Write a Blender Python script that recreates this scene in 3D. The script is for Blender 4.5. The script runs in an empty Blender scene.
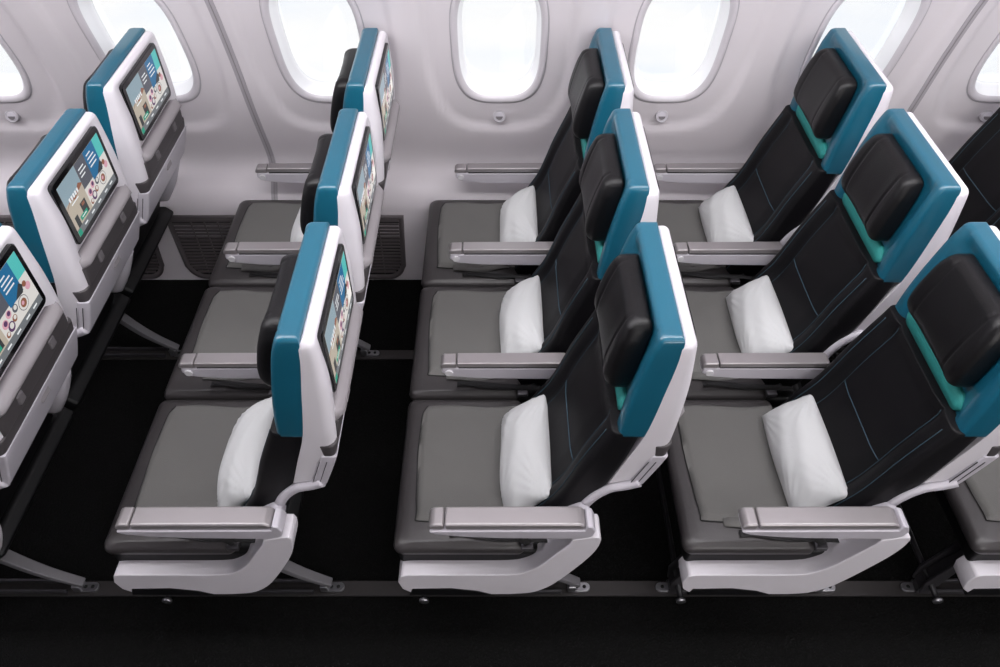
import bpy, bmesh, math, random
from mathutils import Vector, Matrix
random.seed(7)
SC = bpy.context.scene
COL = SC.collection
PI = math.pi

# ------------------------------------------------------------------ materials
def srgb(r, g, b):
    f = lambda v: (v/255/12.92) if v/255 <= .04045 else ((v/255+.055)/1.055)**2.4
    return (f(r), f(g), f(b), 1)

def mat(name, col, rough=.5, metal=0, bump=0, bscale=200, coat=0, spec=.5, vary=0, vscale=4, sheen=0):
    m = bpy.data.materials.new(name); m.use_nodes = True
    nt = m.node_tree; b = nt.nodes['Principled BSDF']
    b.inputs['Base Color'].default_value = col
    b.inputs['Roughness'].default_value = rough
    b.inputs['Metallic'].default_value = metal
    b.inputs['Specular IOR Level'].default_value = spec
    b.inputs['Coat Weight'].default_value = coat
    b.inputs['Sheen Weight'].default_value = sheen
    tc = nt.nodes.new('ShaderNodeTexCoord')
    if bump:
        n = nt.nodes.new('ShaderNodeTexNoise'); n.inputs['Scale'].default_value = bscale
        n.inputs['Detail'].default_value = 3
        nt.links.new(tc.outputs['Object'], n.inputs['Vector'])
        bp = nt.nodes.new('ShaderNodeBump'); bp.inputs['Strength'].default_value = bump
        bp.inputs['Distance'].default_value = .002
        nt.links.new(n.outputs['Fac'], bp.inputs['Height'])
        nt.links.new(bp.outputs['Normal'], b.inputs['Normal'])
    if vary:
        n = nt.nodes.new('ShaderNodeTexNoise'); n.inputs['Scale'].default_value = vscale
        nt.links.new(tc.outputs['Object'], n.inputs['Vector'])
        mx = nt.nodes.new('ShaderNodeMix'); mx.data_type = 'RGBA'
        mx.inputs['A'].default_value = tuple(c*(1-vary) for c in col[:3])+(1,)
        mx.inputs['B'].default_value = tuple(min(1, c*(1+vary)) for c in col[:3])+(1,)
        nt.links.new(n.outputs['Fac'], mx.inputs['Factor'])
        nt.links.new(mx.outputs['Result'], b.inputs['Base Color'])
    return m

def emit(name, col, s=1.0):
    m = bpy.data.materials.new(name); m.use_nodes = True
    nt = m.node_tree; b = nt.nodes['Principled BSDF']
    b.inputs['Base Color'].default_value = (0.01, .01, .01, 1); b.inputs['Roughness'].default_value = .25
    b.inputs['Emission Color'].default_value = col; b.inputs['Emission Strength'].default_value = s
    return m

M = dict(
    shell=mat('white_shell_plastic', srgb(212, 208, 214), .38, coat=.15),
    teal=mat('teal_leather', srgb(20, 86, 108), .3, coat=.4, bump=.15, bscale=350, vary=.06),
    accent=mat('turquoise_fabric', srgb(34, 130, 126), .7, bump=.5, bscale=500),
    black=mat('black_leather', srgb(13, 12, 15), .5, bump=.2, bscale=300, spec=.22),
    headblack=mat('black_headrest_leather', srgb(15, 14, 16), .38, bump=.25, bscale=280, spec=.3),
    seam=mat('seam_thread', srgb(42, 66, 78), .6),
    groove=mat('dark_groove', srgb(20, 20, 22), .7),
    cushion=mat('charcoal_leather', srgb(56, 53, 54), .38, bump=.15, bscale=300, vary=.04),
    pan=mat('black_plastic', srgb(11, 11, 13), .5, spec=.3),
    pad=mat('grey_blanket_fabric', srgb(103, 102, 100), .9, bump=.5, bscale=500, vary=.03, vscale=8),
    padedge=mat('dark_blanket_hem', srgb(34, 34, 35), .9),
    pillow=mat('white_pillow_fabric', srgb(203, 204, 205), .85, bump=.25, bscale=60),
    armtop=mat('champagne_metal', srgb(156, 151, 153), .3, metal=.5),
    armbody=mat('pale_grey_plastic', srgb(184, 180, 188), .38, coat=.1),
    metal=mat('brushed_metal', srgb(168, 168, 172), .3, metal=.9),
    dmetal=mat('dark_metal', srgb(84, 82, 86), .4, metal=.7),
    gplast=mat('grey_plastic', srgb(140, 135, 138), .45),
    dgplast=mat('dark_grey_plastic', srgb(66, 62, 64), .5),
    bezel=mat('black_glass', srgb(12, 12, 14), .12, coat=.4),
    wall=mat('wall_panel', srgb(214, 208, 213), .38, coat=.15, vary=.015, vscale=2),
    ring=mat('window_ring', srgb(205, 200, 206), .3, coat=.3),
    sleeve=mat('window_sleeve', srgb(240, 240, 243), .35),
    seamw=mat('wall_seam', srgb(168, 163, 169), .5),
    ceil=mat('ceiling_panel', srgb(225, 224, 228), .6),
    grille=mat('grille_metal', srgb(104, 98, 100), .45, metal=.3),
    grilleback=mat('grille_shadow', srgb(20, 19, 20), .8),
    latch=mat('latch_grey', srgb(100, 96, 99), .4),
    strut=mat('strut_grey', srgb(128, 126, 130), .38, metal=.3),
    button=mat('button_silver', srgb(226, 224, 228), .25, metal=.3),
    gasket=mat('window_gasket_grey', srgb(176, 172, 178), .5),
    barmetal=mat('bar_dark_metal', srgb(40, 39, 42), .4, metal=.5),
    track=mat('track_metal', srgb(62, 59, 59), .5, metal=.4),
    belt=mat('belt_webbing', srgb(34, 33, 35), .8, bump=.4, bscale=700),
)

def carpet_mat():
    m = bpy.data.materials.new('black_carpet'); m.use_nodes = True
    nt = m.node_tree; b = nt.nodes['Principled BSDF']; b.inputs['Roughness'].default_value = .95
    b.inputs['Specular IOR Level'].default_value = .15
    tc = nt.nodes.new('ShaderNodeTexCoord')
    v = nt.nodes.new('ShaderNodeTexVoronoi'); v.inputs['Scale'].default_value = 170
    nt.links.new(tc.outputs['Object'], v.inputs['Vector'])
    r = nt.nodes.new('ShaderNodeValToRGB')
    r.color_ramp.elements[0].position = .0; r.color_ramp.elements[0].color = (.009, .009, .009, 1)
    r.color_ramp.elements[1].position = .45; r.color_ramp.elements[1].color = (.0018, .0018, .0018, 1)
    nt.links.new(v.outputs['Distance'], r.inputs['Fac'])
    nt.links.new(r.outputs['Color'], b.inputs['Base Color'])
    bp = nt.nodes.new('ShaderNodeBump'); bp.inputs['Strength'].default_value = .8; bp.inputs['Distance'].default_value = .003
    bp.invert = True
    nt.links.new(v.outputs['Distance'], bp.inputs['Height']); nt.links.new(bp.outputs['Normal'], b.inputs['Normal'])
    return m
M['carpet'] = carpet_mat()

def pane_mat():
    m = bpy.data.materials.new('window_pane'); m.use_nodes = True
    nt = m.node_tree; nt.nodes.clear()
    o = nt.nodes.new('ShaderNodeOutputMaterial'); mx = nt.nodes.new('ShaderNodeMixShader')
    t = nt.nodes.new('ShaderNodeBsdfTransparent'); g = nt.nodes.new('ShaderNodeBsdfGlossy')
    g.inputs['Roughness'].default_value = .02; mx.inputs[0].default_value = .06
    nt.links.new(t.outputs[0], mx.inputs[1]); nt.links.new(g.outputs[0], mx.inputs[2]); nt.links.new(mx.outputs[0], o.inputs[0])
    return m
M['pane'] = pane_mat()

# ------------------------------------------------------------------ mesh tools
def finish(name, bm, m, parent=None, loc=None, smooth=True, bevel=0, seg=3, mats=None, subsurf=0):
    bmesh.ops.recalc_face_normals(bm, faces=bm.faces)
    me = bpy.data.meshes.new(name); bm.to_mesh(me); bm.free()
    for mm in (mats or [m]): me.materials.append(mm)
    o = bpy.data.objects.new(name, me); COL.objects.link(o)
    if parent: o.parent = parent
    if loc: o.location = loc
    if smooth:
        for p in me.polygons: p.use_smooth = True
    if bevel:
        b = o.modifiers.new('bevel', 'BEVEL'); b.width = bevel; b.segments = seg
        b.limit_method = 'ANGLE'; b.angle_limit = math.radians(28); b.harden_normals = True
    if subsurf:
        s = o.modifiers.new('sub', 'SUBSURF'); s.levels = subsurf; s.render_levels = subsurf
    return o

def rings_to(bm, rings, cap=True, closed=True):
    vs = [[bm.verts.new(p) for p in r] for r in rings]
    n = len(vs[0])
    for a, b in zip(vs, vs[1:]):
        for i in range(n if closed else n-1):
            j = (i+1) % n
            bm.faces.new((a[i], a[j], b[j], b[i]))
    if cap:
        bm.faces.new(vs[0][::-1]); bm.faces.new(vs[-1])
    return vs

def lerp_table(tab):
    """smooth (monotone cubic-ish) interpolation over (z, value) table"""
    tab = sorted(tab)
    def f(z):
        if z <= tab[0][0]: return tab[0][1]
        if z >= tab[-1][0]: return tab[-1][1]
        for k in range(len(tab)-1):
            if tab[k][0] <= z <= tab[k+1][0]:
                z0, v0 = tab[k]; z1, v1 = tab[k+1]; h = z1-z0; t = (z-z0)/h
                m0 = (v1-tab[k-1][1])/(z1-tab[k-1][0]) if k > 0 else (v1-v0)/h
                m1 = (tab[k+2][1]-v0)/(tab[k+2][0]-z0) if k+2 < len(tab) else (v1-v0)/h
                return (2*t**3-3*t*t+1)*v0+(t**3-2*t*t+t)*h*m0+(-2*t**3+3*t*t)*v1+(t**3-t*t)*h*m1
    return f

def rrect(x0, x1, w, rf, rb, nf=48, nb=24, nc=5):
    """perimeter of a rounded rectangle in (x,y); returns (x,y,frontweight)"""
    pts = []
    # front face (x0) from y=-w+rf to w-rf
    for i in range(nf+1):
        pts.append((x0, -w+rf+(2*w-2*rf)*i/nf))
    for i in range(1, nc+1):
        a = PI/2*i/nc; pts.append((x0+rf-rf*math.cos(a), w-rf+rf*math.sin(a)))
    for i in range(nc+1):
        a = PI/2*i/nc; pts.append((x1-rb+rb*math.sin(a), w-rb+rb*math.cos(a)))
    for i in range(1, nb):
        pts.append((x1, w-rb-(2*w-2*rb)*i/nb))
    for i in range(nc+1):
        a = PI/2*i/nc; pts.append((x1-rb+rb*math.cos(a), -w+rb-rb*math.sin(a)))
    for i in range(nc):
        a = PI/2*i/nc; pts.append((x0+rf-rf*math.sin(a), -w+rf-rf*math.cos(a)))
    return pts

def slab(bm, z0, z1, xf, xb, w, rf=.015, rb=.015, rt=.02, rbot=.01, n=22, front=None, back=None, yc=0):
    """upright slab between front profile xf(z) and back profile xb(z)"""
    zs = []
    for i in range(5):
        a = PI/2*i/5; zs.append((z0+rbot*(1-math.sin(a)) if False else z0+rbot*(1-math.cos(a)), rbot*(1-math.sin(a))))
    for i in range(n+1):
        zs.append((z0+rbot+(z1-rt-z0-rbot)*i/n, 0))
    for i in range(1, 6):
        a = PI/2*i/5; zs.append((z1-rt+rt*math.sin(a), rt*(1-math.cos(a))))
    rings = []
    for z, ins in zs:
        a, b, ww = xf(z)+ins*.8, xb(z)-ins*.8, w(z)-ins
        if b-a < .004: m_ = (a+b)/2; a, b = m_-.002, m_+.002
        r1 = min(rf, (b-a)*.49); r2 = min(rb, (b-a)*.49)
        ring = []
        for x, y in rrect(a, b, ww, r1, r2):
            t = max(0, min(1, (b-x)/(b-a)))
            if front: x += front(y, z)*max(0, (t-.5)*2)
            if back: x += back(y, z)*max(0, (.5-t)*2)
            ring.append((x, y+yc, z))
        rings.append(ring)
    rings_to(bm, rings)

def prism(bm, poly, y0, y1):
    a = [bm.verts.new((x, y0, z)) for x, z in poly]; b = [bm.verts.new((x, y1, z)) for x, z in poly]
    n = len(poly)
    for i in range(n):
        j = (i+1) % n; bm.faces.new((a[i], a[j], b[j], b[i]))
    bm.faces.new(a[::-1]); bm.faces.new(b)

def box(bm, x0, x1, y0, y1, z0, z1):
    prism(bm, [(x0, z0), (x1, z0), (x1, z1), (x0, z1)], y0, y1)

def tube(bm, pts, r, n=10, flat=1.0):
    pts = [Vector(p) for p in pts]; rings = []
    rr = r if isinstance(r, (list, tuple)) else [r]*len(pts)
    for i, p in enumerate(pts):
        d = (pts[min(i+1, len(pts)-1)]-pts[max(i-1, 0)]).normalized()
        up = Vector((0, 1, 0)) if abs(d.y) < .9 else Vector((0, 0, 1))
        s = d.cross(up).normalized(); u = s.cross(d).normalized()
        rings.append([p+s*math.cos(2*PI*k/n)*rr[i]+u*math.sin(2*PI*k/n)*rr[i]*flat for k in range(n)])
    rings_to(bm, rings)

def spline(pts, k=6):
    """Catmull-Rom through 2-D points"""
    out = []
    n = len(pts)
    for i in range(n-1):
        p0, p1, p2, p3 = pts[max(i-1, 0)], pts[i], pts[i+1], pts[min(i+2, n-1)]
        for j in range(k):
            t = j/k
            out.append(tuple(.5*((2*b)+(-a+c)*t+(2*a-5*b+4*c-d)*t*t+(-a+3*b-3*c+d)*t**3) for a, b, c, d in zip(p0, p1, p2, p3)))
    out.append(pts[-1]); return out

def disc(bm, c, r, ax, h, n=20):
    """short cylinder, axis 'x' or 'y'"""
    rs = []
    for s in (0, h):
        ring = []
        for k in range(n):
            a = 2*PI*k/n
            if ax == 'y': ring.append((c[0]+r*math.cos(a), c[1]+s, c[2]+r*math.sin(a)))
            elif ax == 'x': ring.append((c[0]+s, c[1]+r*math.cos(a), c[2]+r*math.sin(a)))
            else: ring.append((c[0]+r*math.cos(a), c[1]+r*math.sin(a), c[2]+s))
        rs.append(ring)
    rings_to(bm, rs)

def N(): return bmesh.new()

def thing(name, label, cat, loc, group=None):
    o = bpy.data.objects.new(name, None); COL.objects.link(o); o.location = loc
    o.empty_display_size = .1
    o['label'] = label; o['category'] = cat
    if group: o['group'] = group
    return o

def tag(o, label, cat, group=None):
    o['label'] = label; o['category'] = cat
    if group: o['group'] = group
    return o

def dup(o, parent=None):
    c = o.copy(); COL.objects.link(c)
    if parent:
        c.parent = parent
    for ch in list(o.children): dup(ch, c)
    return c

# ------------------------------------------------------------------ seat
YS = [1.156, 1.646, 2.136]        # seat centres: aisle, middle, window
PITCH = .758
xf_shell = lerp_table([(.685, .256), (.691, .259), (.787, .287), (.901, .321), (1.066, .347), (1.144, .358), (1.21, .362)])
xb_shell = lerp_table([(.685, .330), (.695, .334), (.80, .372), (.861, .388), (.965, .396), (1.066, .400), (1.128, .397), (1.21, .392)])
w_shell = lerp_table([(.68, .196), (.9, .2), (1.0, .198), (1.15, .189), (1.21, .183)])
xf_teal = lerp_table([(.89, .262), (.96, .268), (1.029, .277), (1.10, .289), (1.16, .301), (1.21, .317)])
xf_black = lerp_table([(.42, .035), (.47, .06), (.55, .103), (.62, .143), (.70, .172), (.757, .190), (.813, .211), (.90, .245), (.96, .262)])
xb_black = lerp_table([(.42, .17), (.55, .215), (.69, .262), (.80, .295), (.96, .33)])
def sm(t): t = max(0, min(1, t)); return t*t*(3-2*t)

def head_dish(y, z):
    c = sm((.172-abs(y))/.052)*sm((1.205-z)/.05)
    seam = -.0 + .003*math.exp(-((abs(y)-.150)/.004)**2)
    return .018*c + seam
def back_dish(y, z):
    return .014*sm((.155-abs(y))/.03)*sm((.93-z)/.06) + .003*math.exp(-((abs(y)-.128)/.004)**2)*1.0 - .004*sm((.128-abs(y))/.05)

def quad_strip(bm, pts, w, d):
    """thin raised strip following 3-D points lying on a front surface; w half-width along z/y, d thickness towards -x"""
    tube(bm, pts, w, n=6)

def screen_parts(parent):
    # bezel
    bm = N()
    z0, z1, hw, r = .982, 1.176, .147, .016
    def rr(z0, z1, hw, r, x):
        p = []
        for cy, cz, a0 in ((hw-r, z1-r, 0), (-hw+r, z1-r, 90), (-hw+r, z0+r, 180), (hw-r, z0+r, 270)):
            for k in range(6):
                a = math.radians(a0+18*k); p.append((x, cy+r*math.cos(a), cz+r*math.sin(a)))
        return p
    rings_to(bm, [rr(z0, z1, hw, r, .385), rr(z0, z1, hw, r, .3975), rr(z0+.0025, z1-.0025, hw-.0025, r, .3995)])
    scr = finish('seatback_screen', bm, M['bezel'], parent, smooth=False)
    # display: tiled picture
    cols = [('photo_sand', (196, 184, 168)), ('photo_sky', (150, 172, 184)), ('tile_grey', (92, 94, 104)), ('tile_blue', (36, 112, 160)),
            ('tile_turquoise', (88, 200, 196)), ('bar_grey', (118, 122, 126)), ('food_white', (232, 228, 224)), ('food_brown', (150, 98, 76)),
            ('food_plum', (96, 64, 104)), ('letters_white', (245, 247, 250)), ('green_button', (20, 160, 130)), ('photo_dark', (60, 62, 64)), ('food_pink', (226, 170, 186))]
    mats = [emit('screen_'+n, srgb(*c), .82) for n, c in cols]
    idx = {n: i for i, (n, c) in enumerate(cols)}
    bm = N()
    Y0, Y1, Z0, Z1 = -.128, .131, 1.0, 1.158
    lay = [0]
    def poly(pts, m, lev=1):
        x = .3997+.00025*lev
        f = bm.faces.new([bm.verts.new((x, Y0+(Y1-Y0)*u, Z0+(Z1-Z0)*v)) for u, v in pts]); f.material_index = idx[m]
    def rect(u0, v0, u1, v1, m, lev=1): poly([(u0, v0), (u1, v0), (u1, v1), (u0, v1)], m, lev)
    def circ(u, v, r, m, lev, n=14): poly([(u+r*math.cos(2*PI*k/n), v+r*1.64*math.sin(2*PI*k/n)) for k in range(n)], m, lev)
    rect(0, 0, 1, 1, 'photo_sand', 0)
    rect(0, .62, .40, 1, 'photo_sky', 1)
    poly([(0, .55), (.12, .66), (.22, .6), (.34, .72), (.40, .66), (.40, .5), (0, .5)], 'food_brown', 2)
    poly([(0, .55), (.1, .62), (.2, .56), (.4, .64), (.4, .5), (0, .5)], 'photo_sand', 3)
    rect(.05, .13, .12, .34, 'photo_dark', 2); rect(.22, .16, .34, .42, 'photo_dark', 2)
    rect(.25, .34, .31, .40, 'food_brown', 3)
    rect(.14, .17, .30, .25, 'green_button', 4); rect(.17, .2, .27, .22, 'letters_white', 5)
    rect(.40, .50, .62, 1, 'tile_grey', 2)
    rect(.62, .44, .86, 1, 'tile_blue', 2)
    rect(.86, .62, 1, 1, 'tile_turquoise', 2)
    rect(.40, .13, 1, .50, 'food_white', 1); rect(.86, .13, 1, .62, 'food_white', 1)
    for u, v, r, m in ((.47, .36, .045, 'food_pink'), (.56, .42, .04, 'food_pink'), (.52, .24, .05, 'food_plum'), (.60, .28, .035, 'food_brown'), (.66, .38, .04, 'tile_grey'), (.44, .2, .03, 'food_brown')):
        circ(u, v, r, m, 2); circ(u+.005, v+.01, r*.6, 'food_white' if m != 'food_pink' else 'food_plum', 3)
    circ(.78, .30, .075, 'tile_grey', 2); circ(.78, .30, .068, 'food_white', 3); circ(.78, .30, .045, 'food_brown', 4); circ(.77, .31, .02, 'food_pink', 5)
    poly([(.72, .44), (.84, .60), (.88, .52), (.84, .42)], 'photo_dark', 3)
    circ(.93, .42, .04, 'food_pink', 2); circ(.9, .5, .03, 'food_brown', 3)
    rect(0, 0, 1, .13, 'bar_grey', 2); rect(0, .0, .07, .11, 'green_button', 3)
    for u in (.16, .34, .52, .70, .84): rect(u, .05, u+.07, .08, 'letters_white', 3)
    for k in range(5): rect(.09+.045*k, .60, .12+.045*k, .68, 'letters_white', 4)
    rect(.10, .53, .26, .555, 'letters_white', 4)
    for k, L in enumerate((.12, .15, .10)): rect(.435, .84-.07*k, .435+L, .865-.07*k, 'letters_white', 4)
    for k, L in enumerate((.10, .15, .17, .15)): rect(.655, .88-.075*k, .655+L, .905-.075*k, 'letters_white', 4)
    me = bpy.data.meshes.new('display'); bmesh.ops.recalc_face_normals(bm, faces=bm.faces)
    for f in bm.faces:
        if f.normal.x < 0: f.normal_flip()
    bm.to_mesh(me); bm.free()
    for m_ in mats: me.materials.append(m_)
    d = bpy.data.objects.new('display', me); COL.objects.link(d); d.parent = scr
    return scr

def backrest_parts(t):
    # black upholstered back
    bm = N()
    slab(bm, .425, .912, xf_black, xb_black, lerp_table([(.42, .19), (.6, .2), (.96, .199)]), rf=.018, rb=.02, rt=.004, rbot=.03, n=26, front=back_dish)
    b = finish('backrest', bm, M['black'], t)
    # piping seams on the backrest
    def on(y, z): return (xf_black(z)+back_dish(y, z)-.0005, y, z)
    bm = N()
    tube(bm, [on(y, .69) for y in [(-.125+.25*i/20) for i in range(21)]], .0017, 6)
    finish('piping', bm, M['seam'], b)
    for s in (-1, 1):
        bm = N()
        tube(bm, [on(s*.126, .50+.40*i/20) for i in range(21)], .0013, 6)
        o = finish('piping', bm, M['seam'], b)
        bm = N()
        tube(bm, [on(s*.172, .46+.43*i/24) for i in range(25)], .0012, 6)
        o = finish('piping', bm, M['seam'], b)
    # teal head section
    bm = N()
    slab(bm, .895, 1.208, xf_teal, lambda z: xf_shell(z)+.004, lambda z: w_shell(z)-.0005, rf=.012, rb=.002, rt=.012, rbot=.008, n=26, front=head_dish)
    h = finish('head_section', bm, M['teal'], t)
    def onh(y, z): return (xf_teal(z)+head_dish(y, z)-.001, y, z)
    # turquoise band
    bm = N()
    rings = []
    for i in range(25):
        y = -.150+.300*i/24
        e = sm((.152-abs(y))/.022)*.95+.05
        zc = .932; hz = .026*e
        rings.append([(xf_teal(zc+a)+head_dish(y, zc+a)*.7+dx, y, zc+a) for a, dx in ((-hz, .006), (-hz*.8, .002-.009*e), (0, .002-.011*e), (hz*.8, .002-.009*e), (hz, .006))])
    rings_to(bm, rings)
    finish('accent_band', bm, M['accent'], t)['label'] = 'turquoise fabric band below the headrest'
    # black headrest pad
    bm = N()
    def hf(z): return lerp_table([(.975, .242), (1.01, .229), (1.08, .239), (1.16, .262), (1.19, .276)])(z)
    def hd(y, z): return .005*sm((.122-abs(y))/.08) + .0035*math.exp(-((abs(y)-.082)/.003)**2)
    slab(bm, .968, 1.176, hf, lambda z: xf_teal(z)+.015, lerp_table([(.96, .108), (.99, .128), (1.12, .128), (1.16, .118), (1.18, .108)]), rf=.022, rb=.006, rt=.018, rbot=.020, n=18, front=hd)
    finish('headrest', bm, M['headblack'], t)
    # white shell
    bm = N()
    def tuck(y, z):
        # shallow scoop below the screen and above the tray
        s = sm((z-.915)/.02)*sm((.985-z)/.03)
        r2 = sm((z-.972)/.010)*sm((1.186-z)/.010)
        return -(.016*s+.006*r2*(1-s))*sm((.158-abs(y))/.010)
    slab(bm, .688, 1.2, lambda z: xf_shell(z), xb_shell, w_shell, rf=.002, rb=.024, rt=.02, rbot=.006, n=40, back=tuck)
    finish('back_shell', bm, M['shell'], t)
    screen_parts(t)
    # grey ledge under the screen
    bm = N()
    rings = []
    for i in range(21):
        y = -.172+.344*i/20
        e = sm((.172-abs(y))/.02)
        rings.append([(x_, y, z_) for x_, z_ in ((.38, .925), (.396+.013*e, .923), (.399+.016*e, .932), (.398+.013*e, .943), (.394+.004*e, .953), (.38, .958))])
    rings_to(bm, rings)
    finish('shelf_ledge', bm, M['gplast'], t)
    # dark strip with two latches
    bm = N()
    slab(bm, .862, .926, lambda z: .36, lambda z: xb_shell(z)+.006, lambda z: .176, rf=.004, rb=.008, rt=.004, rbot=.004, n=4)
    slab(bm, .815, .866, lambda z: .352+(.866-z)*.1, lambda z: xb_shell(z)+.004, lambda z: w_shell(z)+.002, rf=.004, rb=.02, rt=.006, rbot=.004, n=4)
    st = finish('latch_strip', bm, M['dgplast'], t)
    for s in (-.085, .085):
        bm = N(); box(bm, .385, xb_shell(.893)+.011, s-.013, s+.013, .878, .908)
        finish('latch', bm, M['latch'], st, bevel=.005)
    # folded tray table
    bm = N()
    slab(bm, .705, .826, lambda z: xb_shell(z)-.03, lambda z: xb_shell(z)+.007, lambda z: .203, rf=.006, rb=.006, rt=.003, rbot=.005, n=6)
    tr = finish('tray_table', bm, M['armbody'], t)
    bm = N(); box(bm, .355, xb_shell(.80)+.0085, -.022, .022, .783, .815)
    finish('finger_pull', bm, M['gplast'], tr, bevel=.005)
    for x0 in (.335, .352):
        for s in (-1,):
            bm = N(); prism(bm, [(x0-.024, .712), (x0-.0225, .712), (x0+.0095, .805), (x0+.008, .805)], s*.2035-.001, s*.2035+.001)
            finish('hinge_slot', bm, M['groove'], tr)
    # lower bracket and lower back fairing
    for s in (-1,):
        bm = N()
        pts = spline([(.335, .715), (.305, .700), (.268, .688), (.235, .655), (.212, .61), (.20, .56), (.195, .50)], 4)
        tube(bm, [(x, s*.200, z) for x, z in pts], [.015-.002*i/(len(pts)-1) for i in range(len(pts))], 10, .8)
        finish('recline_link', bm, M['metal'] if 0 else M['armbody'], t)
    for s in (1,):
        bm = N()
        rings = []
        for i in range(13):
            z = .70-.17*i/12; k = math.sin(PI*min(1, i/12*.9+.1))
            xc = lerp_table([(.5, .205), (.6, .27), (.7, .315)])(z)
            yc = s*(.150-.008*i/12); hw = .030*(.35+.65*k)
            rings.append([(xc+dx, yc+dy*hw, z) for dx, dy in ((-.02, -1), (.012, -1), (.024, -.6), (.028, 0), (.024, .6), (.012, 1), (-.02, 1))])
        rings_to(bm, rings)
        finish('side_fairing', bm, M['armbody'], t)

def seat_base(t, kind):
    bm = N()
    # cushion
    def cx(z): return -.276+.03*sm((.43-z)/.06)*.7
    rings = []
    nx = 40
    hw = .2425
    # loft along z with rounding
    zs = [(.418, .022), (.421, .008), (.425, .002), (.436, 0), (.448, .003), (.456, .010), (.460, .022), (.462, .040)]
    for z, ins in zs:
        rings.append([(x, y, z) for x, y in rrect(-.278+ins, .068-ins*.3, hw-min(ins, .02)*.8, .024, .02, 10, 8, 6)])
    rings_to(bm, rings)
    cu = finish('seat_cushion', bm, M['cushion'], t)
    bm = N()
    slabp = [(-.268, .37), (-.262, .42), (.18, .43), (.21, .40), (.16, .35), (-.235, .343)]
    prism(bm, slabp, -.235, .235)
    finish('seat_pan', bm, M['pan'], t, bevel=.012)
    # beams
    bm = N()
    for x in (-.16, .10):
        tube(bm, [(x, -.25, .30), (x, .235, .30)], .020, 14)
    finish('frame_beam', bm, M['pan'], t)
    bm = N()
    yl = -.215 if kind == 'aisle' else -.255
    tube(bm, [(-.222, yl, .085), (-.222, .235, .085)], .009, 12)
    finish('baggage_bar', bm, M['barmetal'], t)
    # belt
    bm = N()
    pts = spline([(.15, .452), (.10, .470), (.04, .474), (-.02, .468), (-.08, .466), (-.13, .466)], 5)
    rings = []
    for i, (x, z) in enumerate(pts):
        yy = -.212-.010*math.sin(i*.22)
        rings.append([(x, yy-.010, z+.001), (x, yy+.010, z-.001), (x, yy+.010, z+.001), (x, yy-.010, z+.003)])
    rings_to(bm, rings)
    be = finish('seat_belt', bm, M['belt'], t)
    bm = N()
    pts = spline([(-.12, -.205), (-.06, -.216), (.0, -.226), (.06, -.222), (.11, -.205)], 5)
    tube(bm, [(x, y, .469) for x, y in pts], .003, 6)
    finish('seat_belt', bm, M['belt'], t)
    bm = N(); box(bm, .055, .088, -.249, -.225, .458, .474)
    finish('buckle', bm, M['dmetal'], be, bevel=.004)

def belt_strap(t):
    bm = N()
    pts = spline([(-.01, .578), (.02, .548), (.05, .510), (.075, .476)], 4)
    rings_to(bm, [[(x-.008, -.240, z-.006), (x+.008, -.236, z+.006), (x+.008, -.233, z+.006), (x-.008, -.237, z-.006)] for x, z in pts])
    finish('seat_belt', bm, M['belt'], t)

def legs(t, ylocal, shroud=False):
    """leg assembly standing on the track at local y"""
    y = ylocal
    # front strut
    bm = N()
    prism(bm, [(-.238, .03), (-.222, .03), (-.150, .30), (-.178, .30), (-.245, .10)], y-.028, y-.020)
    prism(bm, [(-.238, .03), (-.222, .03), (-.150, .30), (-.178, .30), (-.245, .10)], y+.020, y+.028)
    prism(bm, [(-.24, .05), (-.19, .06), (-.155, .25), (-.2, .16)], y-.02, y+.02)
    finish('leg', bm, M['dmetal'], t, bevel=.002)
    # rear strut
    bm = N()
    pts = spline([(.02, .30), (.07, .235), (.125, .155), (.18, .095), (.245, .042)], 5)
    n = len(pts)
    rings = []
    for i, (x, z) in enumerate(pts):
        h = .030-.016*i/(n-1); w_ = .020-.007*i/(n-1)
        rings.append([(x+.5*h*.5, y-w_, z+h*.5), (x+.5*h*.5, y+w_, z+h*.5), (x-.5*h*.5, y+w_, z-h*.5), (x-.5*h*.5, y-w_, z-h*.5)])
    rings_to(bm, rings)
    finish('leg', bm, M['strut'], t, bevel=.003)
    # base bar
    bm = N(); box(bm, -.24, .19, y-.020, y-.013, .010, .028); box(bm, -.24, .19, y+.013, y+.020, .010, .028)
    finish('base_rail', bm, M['dmetal'], t, bevel=.002)
    for x0, sgn in ((.222, 1), (-.225, -1)):
        bm = N()
        L = .058 if sgn > 0 else .05
        ring = []
        for k in range(10):
            a = -PI/2+PI*k/9
            ring.append((x0+sgn*(L-.014+.014*math.cos(a)), y+.014*math.sin(a)))
        ring += [(x0, y+.014), (x0, y-.014)]
        rings_to(bm, [[(px, py, .006) for px, py in ring], [(px, py, .015) for px, py in ring]])
        ft = finish('track_fitting', bm, M['metal'], t, bevel=.0015)
        for q in ((.018, .040) if sgn > 0 else (.03,)):
            bm = N(); disc(bm, (x0+sgn*q, y, .0145), .0055, 'z', .002, 12)
            finish('bolt_hole', bm, M['groove'], ft)
        bm = N(); box(bm, x0-.012, x0+.012, y-.017, y+.017, .012, .045)
        finish('fitting_bracket', bm, M['metal'] if sgn > 0 else M['dmetal'], t, bevel=.004)

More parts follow.
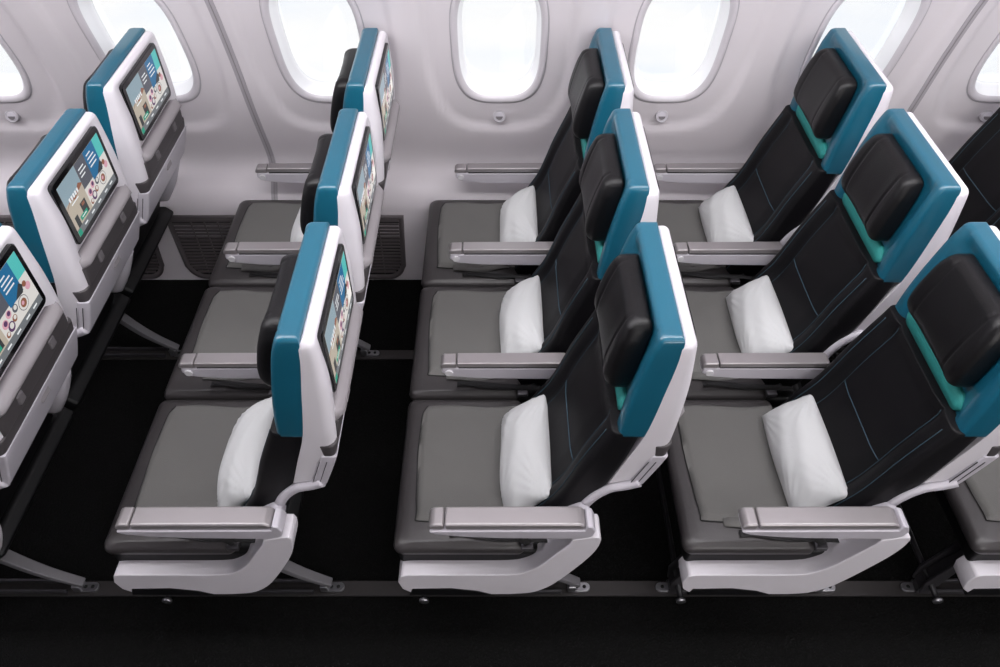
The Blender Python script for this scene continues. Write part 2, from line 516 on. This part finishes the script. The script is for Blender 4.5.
def inner_arm(t, y0, y1, name='armrest'):
    """slim armrest from x -.17 to .20"""
    bm = N()
    prism(bm, [(-.171, .612), (-.170, .624), (-.162, .633), (-.124, .634), (-.124, .612)], y0, y1)
    a = finish(name, bm, M['armtop'], t, bevel=.005)
    bm = N()
    prism(bm, [(-.122, .616), (-.122, .634), (.19, .636), (.20, .625), (.20, .616)], y0, y1)
    finish('arm_top', bm, M['armtop'], a, bevel=.003)
    bm = N()
    prism(bm, [(-.168, .592), (-.166, .611), (-.12, .612), (.20, .612), (.20, .58), (.17, .560), (-.06, .564), (-.145, .574)], y0+.0005, y1-.002)
    finish('arm_body', bm, M['armbody'], a, bevel=.005)
    bm = N(); disc(bm, (-.146, y0-.005, .594), .012, 'y', .008, 20)
    b_ = finish('recline_button', bm, M['button'], a, bevel=.002)
    bm = N(); box(bm, -.118, .19, y0+.002, y1-.002, .611, .617)
    finish('shadow_gap', bm, M['groove'], a, smooth=False)

def aisle_arm(t):
    y0, y1 = .886-YS[0], .938-YS[0]
    bm = N()
    prism(bm, [(-.172, .612), (-.170, .624), (-.160, .633), (-.134, .634), (-.134, .612)], y0, y1)
    a = finish('armrest', bm, M['armtop'], t, bevel=.006)
    bm = N()
    prism(bm, [(-.132, .613), (-.132, .634), (.195, .636), (.208, .627), (.208, .615)], y0, y1)
    finish('arm_top', bm, M['armtop'], a, bevel=.006)
    bm = N()
    prism(bm, [(-.171, .605), (-.165, .612), (-.08, .612), (.207, .614), (.212, .636), (.226, .630), (.234, .608), (.228, .585), (.21, .572), (.0, .576), (-.09, .583), (-.15, .594)], y0-.004, y1-.002)
    finish('arm_body', bm, M['armbody'], a, bevel=.006)
    # shroud
    y0, y1 = .880-YS[0], .945-YS[0]
    low = spline([(-.262, .362), (-.240, .378), (-.10, .379), (.02, .381), (.065, .394), (.105, .434), (.145, .502), (.172, .548)], 4)
    poly = low + [(.178, .570), (.226, .585), (.245, .585)] + spline([(.250, .570), (.244, .525), (.218, .457), (.160, .348), (.125, .300), (.085, .272), (.03, .262)], 4) + [(-.05, .261), (-.238, .270), (-.262, .295), (-.270, .335)]
    bm = N(); prism(bm, poly, y0, y1)
    s = finish('side_shroud', bm, M['shell'], t, bevel=.016, seg=4)
    bm = N(); prism(bm, [(-.245, .262), (-.235, .298), (-.13, .302), (-.06, .286), (-.01, .258)], y0-.002, y1-.01)
    finish('kick_insert', bm, M['pan'], s, bevel=.002)
    # upright from shroud to recline link
    bm = N(); prism(bm, [(.13, .50), (.17, .50), (.225, .59), (.222, .622), (.20, .622), (.17, .60)], y1-.01, y1+.02)
    finish('arm_upright', bm, M['armbody'], t, bevel=.006)

def build_seat(kind):
    yc = YS[('aisle', 'middle', 'window').index(kind)]
    t = thing('airliner_seat', '', 'seat', (0, yc, 0), 'airliner seats')
    backrest_parts(t); seat_base(t, kind)
    if kind == 'aisle':
        belt_strap(t); aisle_arm(t); legs(t, 1.010-yc)
        bm = N()
        tube(bm, [(-.222, -.215, .085), (-.222, -.222, .085)], .0145, 14)
        finish('bar_cap', bm, M['metal'], t)
    else:
        y = {'middle': 1.385, 'window': 1.875}[kind]-yc
        inner_arm(t, y, y+.042)
    if kind == 'window':
        inner_arm(t, 2.335-yc, 2.372-yc)
        legs(t, 1.952-yc)
    return t

protos = {k: build_seat(k) for k in ('aisle', 'middle', 'window')}
ROWX = [(i-2)*PITCH for i in range(5)]
rowtxt = ['leftmost row, seen from behind with its screen facing us', 'second row from the left, seen nearly side-on',
          'central row of seats, with its whole near side showing', 'fourth row from the left, facing the camera obliquely', 'rightmost row, cut off by the right edge']
seatlab = {
 (0, 'aisle'): 'Airliner seat back at the lower left edge, its screen cut by the frame',
 (0, 'middle'): 'Middle seat back of the leftmost row with a whole screen, grey tray and teal side',
 (0, 'window'): 'Window-side seat back of the leftmost row, white shell and screen against a bright window',
 (1, 'aisle'): 'Nearest seat of the second row from the left, teal and white head turned edge-on',
 (1, 'middle'): 'Middle seat of the second row from the left, behind the nearest edge-on seat',
 (1, 'window'): 'Window seat of the second row from the left, its head overlapping a window',
 (2, 'aisle'): 'Nearest seat of the central row, big teal side and white curved shell',
 (2, 'middle'): 'Middle seat of the central row, between its aisle seat and its window seat',
 (2, 'window'): 'Window seat of the central row, pale lit headrest between two windows',
 (3, 'aisle'): 'Nearest seat of the fourth row, headrest cut by the right edge of the photo',
 (3, 'middle'): 'Middle seat of the fourth row, teal headrest and turquoise band facing us',
 (3, 'window'): 'Window seat of the fourth row, tall black back rising in front of a window',
 (4, 'aisle'): 'Seat at the lower right corner, only its cushion and white side panel showing',
 (4, 'middle'): 'Middle seat of the rightmost row, mostly hidden behind the fourth row',
 (4, 'window'): 'Window seat of the rightmost row, plain black back at the right edge',
}
seats = {}
first = set()
for r, x in enumerate(ROWX):
    for k in ('aisle', 'middle', 'window'):
        if k not in first: o = protos[k]; first.add(k)
        else: o = dup(protos[k])
        o.location = (x, YS[('aisle', 'middle', 'window').index(k)], 0)
        o['label'] = seatlab[(r, k)]
        seats[(r, k)] = o

# ------------------------------------------------------------------ blankets and pillows
def build_blanket():
    bm = N()
    nx, ny = 26, 30
    x0, x1, hy = -.228, .062, .185
    def P(i, j, lay):
        u = i/nx; v = j/ny
        x = x0+(x1-x0)*u; y = -hy+2*hy*v
        # wavy outline
        x += (.003*math.sin(v*6+1)+.004*math.exp(-((v-.05)/.08)**2)+.012*math.exp(-((v-1)/.04)**2))*(1-u)
        y += .004*math.sin(u*7)*(1 if v > .5 else -1)*abs(2*v-1)
        e = min(u, 1-u, v, 1-v)
        z = .4635+lay*(.011*min(1, (e/.03))**.5)
        z += lay*.0012*math.sin(u*11+v*5)*math.sin(v*8)
        return (x, y, z)
    top = [[bm.verts.new(P(i, j, 1)) for j in range(ny+1)] for i in range(nx+1)]
    bot = [[bm.verts.new(P(i, j, 0)) for j in range(ny+1)] for i in range(nx+1)]
    for i in range(nx):
        for j in range(ny):
            bm.faces.new((top[i][j], top[i+1][j], top[i+1][j+1], top[i][j+1]))
            bm.faces.new((bot[i][j], bot[i][j+1], bot[i+1][j+1], bot[i+1][j]))
    for i in range(nx):
        bm.faces.new((top[i][0], bot[i][0], bot[i+1][0], top[i+1][0])); bm.faces.new((top[i][ny], top[i+1][ny], bot[i+1][ny], bot[i][ny]))
    for j in range(ny):
        bm.faces.new((top[0][j], top[0][j+1], bot[0][j+1], bot[0][j])); bm.faces.new((top[nx][j], bot[nx][j], bot[nx][j+1], top[nx][j+1]))
    t = thing('blanket', '', 'blanket', (0, 0, 0), 'folded grey blankets on the seats')
    finish('blanket_layer', bm, M['pad'], t)
    bm = N()
    pts = []
    for j in range(31):
        v = j/30; pts.append((P(0, v*ny, 0)[0]-.001, P(0, v*ny, 0)[1], .4645))
    tube(bm, pts, .0014, 6)
    pts = []
    for i in range(21):
        u = i/20; pts.append((P(u*nx, 0, 0)[0], P(u*nx, 0, 0)[1]-.001, .4645))
    tube(bm, pts, .0014, 6)
    finish('hem', bm, M['padedge'], t)
    # loose folded flap sticking out near the armrest
    bm = N()
    rings = []
    for i in range(11):
        u = i/10; x = -.165+.20*u
        w_ = .020*math.sin(PI*min(1, .25+u*.75))+.004
        z = .4655+.004*math.sin(u*9)
        rings.append([(x, -hy+.005, z+.004), (x, -hy-w_, z+.001), (x, -hy-w_, z-.002), (x, -hy+.005, z-.001)])
    rings_to(bm, rings)
    finish('flap', bm, M['pad'], t)
    return t
def build_pillow(seed):
    bm = N()
    n = 44
    rnd = random.Random(seed)
    ph = [rnd.uniform(0, 6) for _ in range(6)]
    HL, HH, TH_ = .170, .084, .060
    ang = math.radians(43)
    d = Vector((math.cos(ang), 0, math.sin(ang))); nrm = Vector((-math.sin(ang), 0, math.cos(ang)))
    c = Vector((.073, 0, .536))
    def P(i, j, s):
        u = -1+2*i/n; v = -1+2*j/n
        pinch = 1-.075*(1-abs(v)**2)*abs(u)**4
        pinch2 = 1-.10*(1-abs(u)**2)*abs(v)**4
        cr = 1-.05*u*u*v*v; a = u*HL*(1-.03*(1-v*v))*cr; b = v*HH*(1-.01*(1-u*u))*cr
        t = TH_*((1-abs(u)**2.4)*(1-abs(v)**2.2))**.62
        r = math.hypot(u, v)
        # puckers radiating from the corners
        pk = 0
        for cu, cv in ((-1, 1), (1, 1), (-1, -1), (1, -1)):
            dx, dy = u-cu, (v-cv)*.75; rr = math.hypot(dx, dy)
            pk += .0045*math.exp(-(rr/.55)**2)*math.sin(math.atan2(dy, dx)*26+ph[0])*min(1, rr*4)
        t += (pk+.0016*math.sin(u*5+v*3+ph[1])+.0012*math.sin(v*9-u*4+ph[2]))*min(1, t/.02)
        p = c+d*b+nrm*(s*t)+Vector((0, a, 0))
        if p.z < .4765: p.z = .4765+(p.z-.4765)*.02
        return p
    top = [[bm.verts.new(P(i, j, 1)) for j in range(n+1)] for i in range(n+1)]
    bot = [[top[i][j] if i in (0, n) or j in (0, n) else bm.verts.new(P(i, j, -1)) for j in range(n+1)] for i in range(n+1)]
    for i in range(n):
        for j in range(n):
            bm.faces.new((top[i][j], top[i+1][j], top[i+1][j+1], top[i][j+1]))
            try: bm.faces.new((bot[i][j], bot[i][j+1], bot[i+1][j+1], bot[i+1][j]))
            except ValueError: pass
    o = finish('pillow', bm, M['pillow'])
    tag(o, '', 'pillow', 'small white pillows on the seats')
    return o

rown = {1: 'second row from the left', 2: 'central row', 3: 'fourth row', 4: 'rightmost row'}
bl0 = build_blanket(); usedb = False
bl_lab = {
 (1, 'aisle'): 'grey blanket lying on the nearest cushion of the second row from the left',
 (1, 'middle'): 'grey blanket on the middle cushion of the second row from the left',
 (1, 'window'): 'grey blanket on the window cushion of the second row from the left',
 (2, 'aisle'): 'grey blanket lying on the nearest cushion of the central row',
 (2, 'middle'): 'grey blanket on the middle cushion of the central row, between two slim armrests',
 (2, 'window'): 'grey blanket on the window cushion of the central row, under the middle window',
 (3, 'aisle'): 'large slanting grey blanket on the nearest cushion of the fourth row',
 (3, 'middle'): 'grey blanket on the middle cushion of the fourth row, partly behind a teal seat',
 (3, 'window'): 'grey blanket on the window cushion of the fourth row, mostly hidden',
 (4, 'aisle'): 'grey blanket cut off by the right edge on the last cushion',
}
for (r, k), lab in bl_lab.items():
    if not usedb: o = bl0; usedb = True
    else: o = dup(bl0)
    yy = YS[('aisle', 'middle', 'window').index(k)]
    o.location = (ROWX[r], yy+.02, 0); o['label'] = lab
pl_lab = {
 (1, 'aisle'): 'white pillow on the nearest seat of the second row, seen edge-on beside the teal head',
 (1, 'window'): 'sliver of white pillow on the window seat of the second row from the left',
 (2, 'aisle'): 'white pillow on the nearest seat of the central row, above the large armrest',
 (2, 'middle'): 'white pillow on the middle seat of the central row',
 (2, 'window'): 'white pillow on the window seat of the central row',
 (3, 'aisle'): 'large white pillow on the nearest seat of the fourth row, lower right',
 (3, 'middle'): 'white pillow on the middle seat of the fourth row',
 (3, 'window'): 'white pillow on the window seat of the fourth row, farthest right of its line',
}
for q, ((r, k), lab) in enumerate(pl_lab.items()):
    o = build_pillow(q)
    yy = YS[('aisle', 'middle', 'window').index(k)]
    o.location = (ROWX[r], yy-.005, 0); o['label'] = lab

# ------------------------------------------------------------------ room
def struct(o): o['kind'] = 'structure'; return o
XA, XB = -3.4, 3.4
bm = N(); box(bm, XA, XB, -2.2, 2.40, -.05, 0)
struct(finish('floor', bm, M['carpet'], smooth=False))
# seat tracks
for n_, y in ((1, 1.009), (2, 1.95)):
    bm = N(); box(bm, XA, XB, y-.023, y+.023, 0, .006)
    struct(finish('trim_%d' % n_, bm, M['track'], smooth=False))

ywall = lerp_table([(0, 2.385), (.2, 2.39), (.38, 2.40), (.44, 2.425), (.49, 2.468), (.54, 2.492), (.60, 2.490), (.70, 2.462), (.85, 2.42), (1.1, 2.36), (1.35, 2.28), (1.6, 2.16), (1.85, 2.0), (2.1, 1.78), (2.3, 1.5)])
WP = .607; ZC = 1.125; HWW, HWH = .159, .262; NEXP = 3.2
ks = list(range(-5, 6))
def surround(x, z):
    """shallow scalloped field around each window"""
    k = round(x/WP); dx = x-k*WP
    zc = 1.2; hh = .47; hw = .252
    f = (abs(dx/hw)**3.2+abs((z-zc)/hh)**3.2)**(1/3.2)
    return .016*sm((1.03-f)/.09)
def wallpt(x, z): return (x, ywall(z)+surround(x, z), z)
bm = N()
X0, X1 = ks[0]*WP-WP/2, ks[-1]*WP+WP/2
ZB, ZT = .66, 1.62
# lower and upper strips
def grid(zlist, xlist):
    vs = [[bm.verts.new(wallpt(x, z)) for x in xlist] for z in zlist]
    for a, b in zip(vs, vs[1:]):
        for i in range(len(xlist)-1): bm.faces.new((a[i], a[i+1], b[i+1], b[i]))
nsd = 24
xl = [X0+WP*i/nsd for i in range(nsd*len(ks)+1)]
grid([ZB*i/44 for i in range(45)], xl)
grid([ZT+(2.3-ZT)*i/16 for i in range(17)], xl)
def superell(a, hw, hh, n=NEXP):
    ca, sa = math.cos(a), math.sin(a)
    return (hw*math.copysign(abs(ca)**(2/n), ca), hh*math.copysign(abs(sa)**(2/n), sa))
for k in ks:
    xc = k*WP
    # outer boundary points on the cell rectangle; same sampling as strips horizontally
    outer = []
    nv = 24
    for i in range(nsd): outer.append((xc-WP/2+WP*i/nsd, ZB))
    for i in range(nv): outer.append((xc+WP/2, ZB+(ZT-ZB)*i/nv))
    for i in range(nsd): outer.append((xc+WP/2-WP*i/nsd, ZT))
    for i in range(nv): outer.append((xc-WP/2, ZT-(ZT-ZB)*i/nv))
    rings = []
    for t in [0, .04, .1, .18, .26, .34, .42, .5, .58, .66, .75, .85, 1]:
        ring = []
        for ox, oz in outer:
            a = math.atan2((oz-ZC)/(HWH*1.7), (ox-xc)/HWW/1.6)
            # find superellipse point for this direction
            dx, dz = (ox-xc), (oz-ZC)
            s = (abs(dx/HWW)**NEXP+abs(dz/HWH)**NEXP)**(-1/NEXP)
            ix, iz = xc+dx*s, ZC+dz*s
            ring.append(wallpt(ix+(ox-ix)*t, iz+(oz-iz)*t))
        rings.append(ring)
    rings_to(bm, rings, cap=False)
bmesh.ops.remove_doubles(bm, verts=bm.verts, dist=.0008)
w = struct(finish('wall_window_side', bm, M['wall']))

def windir(xc, m, hw, hh, dy, zshift=0):
    out = []
    for i in range(m):
        a = 2*PI*i/m
        dx, dz = superell(a, hw, hh)
        out.append((xc+dx, ywall(ZC+dz)+surround(xc+dx, ZC+dz)+dy, ZC+dz+zshift))
    return out
for q, k in enumerate(ks):
    if abs(k) > 4: continue
    xc = k*WP; m = 96
    t = bpy.data.objects.new('window_%d' % (q), None); COL.objects.link(t); t.location = (0, 0, 0); struct(t)
    bm = N()
    rings_to(bm, [windir(xc, m, HWW+.003, HWH+.003, .004), windir(xc, m, HWW+.002, HWH+.002, -.004), windir(xc, m, HWW-.004, HWH-.004, -.006),
                  windir(xc, m, HWW-.017, HWH-.019, -.003), windir(xc, m, HWW-.020, HWH-.024, .006)], cap=False)
    finish('window_ring', bm, M['ring'], t)
    bm = N()
    rings_to(bm, [windir(xc, m, HWW+.0065, HWH+.0065, .001), windir(xc, m, HWW+.0062, HWH+.0062, -.0012), windir(xc, m, HWW+.0022, HWH+.0022, -.0012), windir(xc, m, HWW+.002, HWH+.002, .001)], cap=False)
    finish('window_gasket', bm, M['gasket'], t)
    bm = N()
    rings_to(bm, [windir(xc, m, HWW-.020, HWH-.024, .006), windir(xc, m, HWW-.022, HWH-.027, .015), windir(xc, m, HWW-.027, HWH-.040, .045), windir(xc, m, HWW-.032, HWH-.047, .050), windir(xc, m, HWW-.033, HWH-.049, .070), windir(xc, m, HWW+.02, HWH+.02, .073)], cap=False)
    finish('window_sleeve', bm, M['sleeve'], t)
    bm = N()
    a = windir(xc, m, HWW-.031, HWH-.046, .061); b = windir(xc, m, HWW-.031, HWH-.046, .065)
    # planar-ish pane with centre fan
    for ring in (a, b):
        cv = bm.verts.new((xc, sum(p[1] for p in ring)/m, ZC)); vs = [bm.verts.new(p) for p in ring]
        for i in range(m): bm.faces.new((cv, vs[i], vs[(i+1) % m]))
    finish('window_pane', bm, M['pane'], t)

# wall seams
def wall_strip(name, x, hw, m, z0=.0, z1=2.3, proud=.002, depth=.006):
    bm = N(); rings = []
    for i in range(70):
        z = z0+(z1-z0)*i/69; y = ywall(z)+min(surround(x-hw, z), surround(x+hw, z))
        rings.append([(x-hw, y+depth, z), (x-hw, y-proud, z), (x+hw, y-proud, z), (x+hw, y+depth, z)])
    rings_to(bm, rings)
    return struct(finish(name, bm, m, smooth=False))
n_ = 3
for x in (-1.5*WP, 2.5*WP):
    wall_strip('trim_%d' % n_, x, .013, M['seamw'], z0=.02); n_ += 1
    wall_strip('trim_%d' % n_, x, .0015, M['gplast'], z0=.02, proud=.0035); n_ += 1

# dimmer buttons
blab = {-3: 'round grey window dimmer button at the far left of the wall', 0: 'round grey window dimmer button centred under the middle window',
        1: 'round grey window dimmer button right of the central window seat', 3: 'round window dimmer button beside the black back at far right'}
for k, lab in blab.items():
    z = .797; y = ywall(z)+surround(k*WP, z)
    t = thing('window_dimmer_button', lab, 'button', (k*WP, y-.010, z), 'dimmer buttons under the windows')
    tilt = -.30
    bm = N()
    n = 32
    rs = [(.0235, .016), (.0235, -.002), (.021, -.003), (.018, -.0005)]
    rings_to(bm, [[(r_*math.cos(2*PI*i/n), d_, r_*math.sin(2*PI*i/n)) for i in range(n)] for r_, d_ in rs])
    o = finish('button_ring', bm, M['gasket'], t); o.rotation_euler.x = tilt
    bm = N()
    rings_to(bm, [[(r_*math.cos(2*PI*i/n), d_, r_*math.sin(2*PI*i/n)) for i in range(n)] for r_, d_ in ((.0165, .001), (.0165, -.0015), (.015, -.0022))])
    o = finish('button_face', bm, M['armbody'], t); o.rotation_euler.x = tilt
    bm = N()
    half = [(.013*math.cos(PI+PI*i/14), .013*math.sin(PI+PI*i/14)) for i in range(15)]
    rings_to(bm, [[(a_, d_, b_) for a_, b_ in half] for d_ in (-.002, -.0028)])
    o = finish('button_mark', bm, M['latch'], t, smooth=False); o.rotation_euler.x = tilt

# floor grilles
def grille(x0, x1, lab, topslant=0):
    t = thing('air_return_grille', lab, 'vent', ((x0+x1)/2, 2.385, 0), 'dark grilles low on the wall')
    xc = (x0+x1)/2; hw = (x1-x0)/2
    def outline(ins):
        z0, z1 = .012+ins, .358-ins; r = .075-ins
        p = [(-hw+ins, z1), (-hw+ins+.012, z0+r)]
        for i in range(1, 9):
            a = PI+PI/2*i/8; p.append((-hw+ins+.018+r+r*math.cos(a), z0+r+r*math.sin(a)))
        for i in range(0, 8):
            a = -PI/2+PI/2*i/8; p.append((hw-ins-.018-r+r*math.cos(a), z0+r+r*math.sin(a)))
        p += [(hw-ins-.012, z0+r), (hw-ins, z1)]
        return p
    yw = lambda z: ywall(z)-2.385
    o1, o2 = outline(0), outline(.022)
    bm = N()
    rings_to(bm, [[(x, yw(z)+.004, z) for x, z in o1], [(x, yw(z)-.008, z) for x, z in o1], [(x, yw(z)-.009, z) for x, z in outline(.012)], [(x, yw(z)-.002, z) for x, z in o2]], cap=False)
    finish('grille_frame', bm, M['grille'], t)
    bm = N()
    bm.faces.new([bm.verts.new((x, yw(z)-.001, z)) for x, z in outline(.015)])
    finish('grille_backing', bm, M['grilleback'], t, smooth=False)
    def span(z):
        pts = o2; xs = []
        for i in range(len(pts)):
            a, b = pts[i], pts[(i+1) % len(pts)]
            if (a[1]-z)*(b[1]-z) < 0: xs.append(a[0]+(b[0]-a[0])*(z-a[1])/(b[1]-a[1]))
        return (min(xs), max(xs)) if len(xs) > 1 else None
    bm = N()
    z = .048
    while z < .330:
        s = span(z)
        if s: box(bm, s[0], s[1], yw(z)-.0065, yw(z)-.002, z, z+.010)
        z += .0175
    finish('slats', bm, M['grille'], t, smooth=False)
    bm = N()
    x = -hw+.10
    while x < hw-.08:
        box(bm, x, x+.005, yw(.1)-.0045, yw(.1), .042, .33); x += .055
    finish('grille_bars', bm, M['grille'], t, smooth=False)
grille(-1.372, -.392, 'dark louvred floor-level grille on the wall behind the second row from the left')
grille(-2.412, -1.44, 'dark floor-level wall grille at the far left, its end peeping past the seat backs')

# cabin enclosure
bm = N(); box(bm, XA, XB, -2.3, 1.9, 2.62, 2.66)
struct(finish('ceiling', bm, M['ceil'], smooth=False))
bm = N()
cove = spline([(1.50, 2.30), (1.44, 2.42), (1.40, 2.53), (1.40, 2.63)], 6)
rings_to(bm, [[(x, y, z) for y, z in cove] for x in (XA, XB)], cap=False, closed=False)
struct(finish('trim_%d' % n_, bm, M['ceil'])); n_ += 1
bm = N(); box(bm, XA, XB, -2.25, -2.2, 0, 2.64)
struct(finish('wall_aisle_side', bm, M['ceil'], smooth=False))
for nm, x in (('wall_forward', XA), ('wall_aft', XB)):
    bm = N(); box(bm, x-.03, x+.03, -2.25, 2.5, 0, 2.64)
    struct(finish(nm, bm, M['ceil'], smooth=False))

# ------------------------------------------------------------------ lights
def area(name, loc, rot, sx, sy, power, col=(1, 1, 1)):
    l = bpy.data.lights.new(name, 'AREA'); l.shape = 'RECTANGLE'; l.size = sx; l.size_y = sy; l.energy = power; l.color = col
    o = bpy.data.objects.new(name, l); COL.objects.link(o); o.location = loc; o.rotation_euler = rot
    return o
area('ceiling_wash_light', (0, 1.0, 2.55), (math.radians(46), 0, 0), 6, .4, 114, (1, .98, .99))
area('ceiling_bounce_fill', (0, 1.30, 2.36), (math.radians(170), 0, 0), 6, .2, 26, (1, .985, 1))  # added unseen up-light; brightens the ceiling mirrored in the glossy seat tops
area('aisle_ceiling_light', (1.3, -.7, 2.45), (math.radians(42), 0, 0), 3.5, .4, 14, (1, .97, .95))
area('low_side_fill', (1.25, -1.9, 1.25), (math.radians(84), 0, 0), 2.2, .6, 30, (1, .965, .94))  # added low fill, no cabin fixture; lifts the near-side shrouds and shells
# daylight entering through each window
wd = bpy.data.worlds.new('sky_above_clouds'); SC.world = wd; wd.use_nodes = True
nt = wd.node_tree; bg = nt.nodes['Background']
tc = nt.nodes.new('ShaderNodeTexCoord'); mp = nt.nodes.new('ShaderNodeMapping'); mp.inputs['Scale'].default_value = (2, 2, 9)
no = nt.nodes.new('ShaderNodeTexNoise'); no.inputs['Scale'].default_value = 2.2; no.inputs['Detail'].default_value = 6
rp = nt.nodes.new('ShaderNodeValToRGB')
rp.color_ramp.elements[0].position = .3; rp.color_ramp.elements[0].color = (.90, .94, 1, 1)
rp.color_ramp.elements[1].position = .6; rp.color_ramp.elements[1].color = (1, 1, 1, 1)
nt.links.new(tc.outputs['Generated'], mp.inputs[0]); nt.links.new(mp.outputs[0], no.inputs['Vector'])
nt.links.new(no.outputs['Fac'], rp.inputs[0]); nt.links.new(rp.outputs[0], bg.inputs[0]); bg.inputs[1].default_value = 1.12

# ------------------------------------------------------------------ camera
cam = bpy.data.cameras.new('camera'); co = bpy.data.objects.new('camera', cam); COL.objects.link(co)
co.location = (0, 0, 2.316); co.rotation_euler = (PI/2-.7661, 0, 0)
cam.sensor_width = 36; cam.lens = .75287*36; cam.shift_x = .0007; cam.shift_y = -.05726; cam.clip_start = .05
SC.camera = co
SC.view_settings.view_transform = 'Standard'; SC.view_settings.look = 'None'
SC.view_settings.exposure = 0; SC.view_settings.gamma = 1; SC.view_settings.use_curve_mapping = False
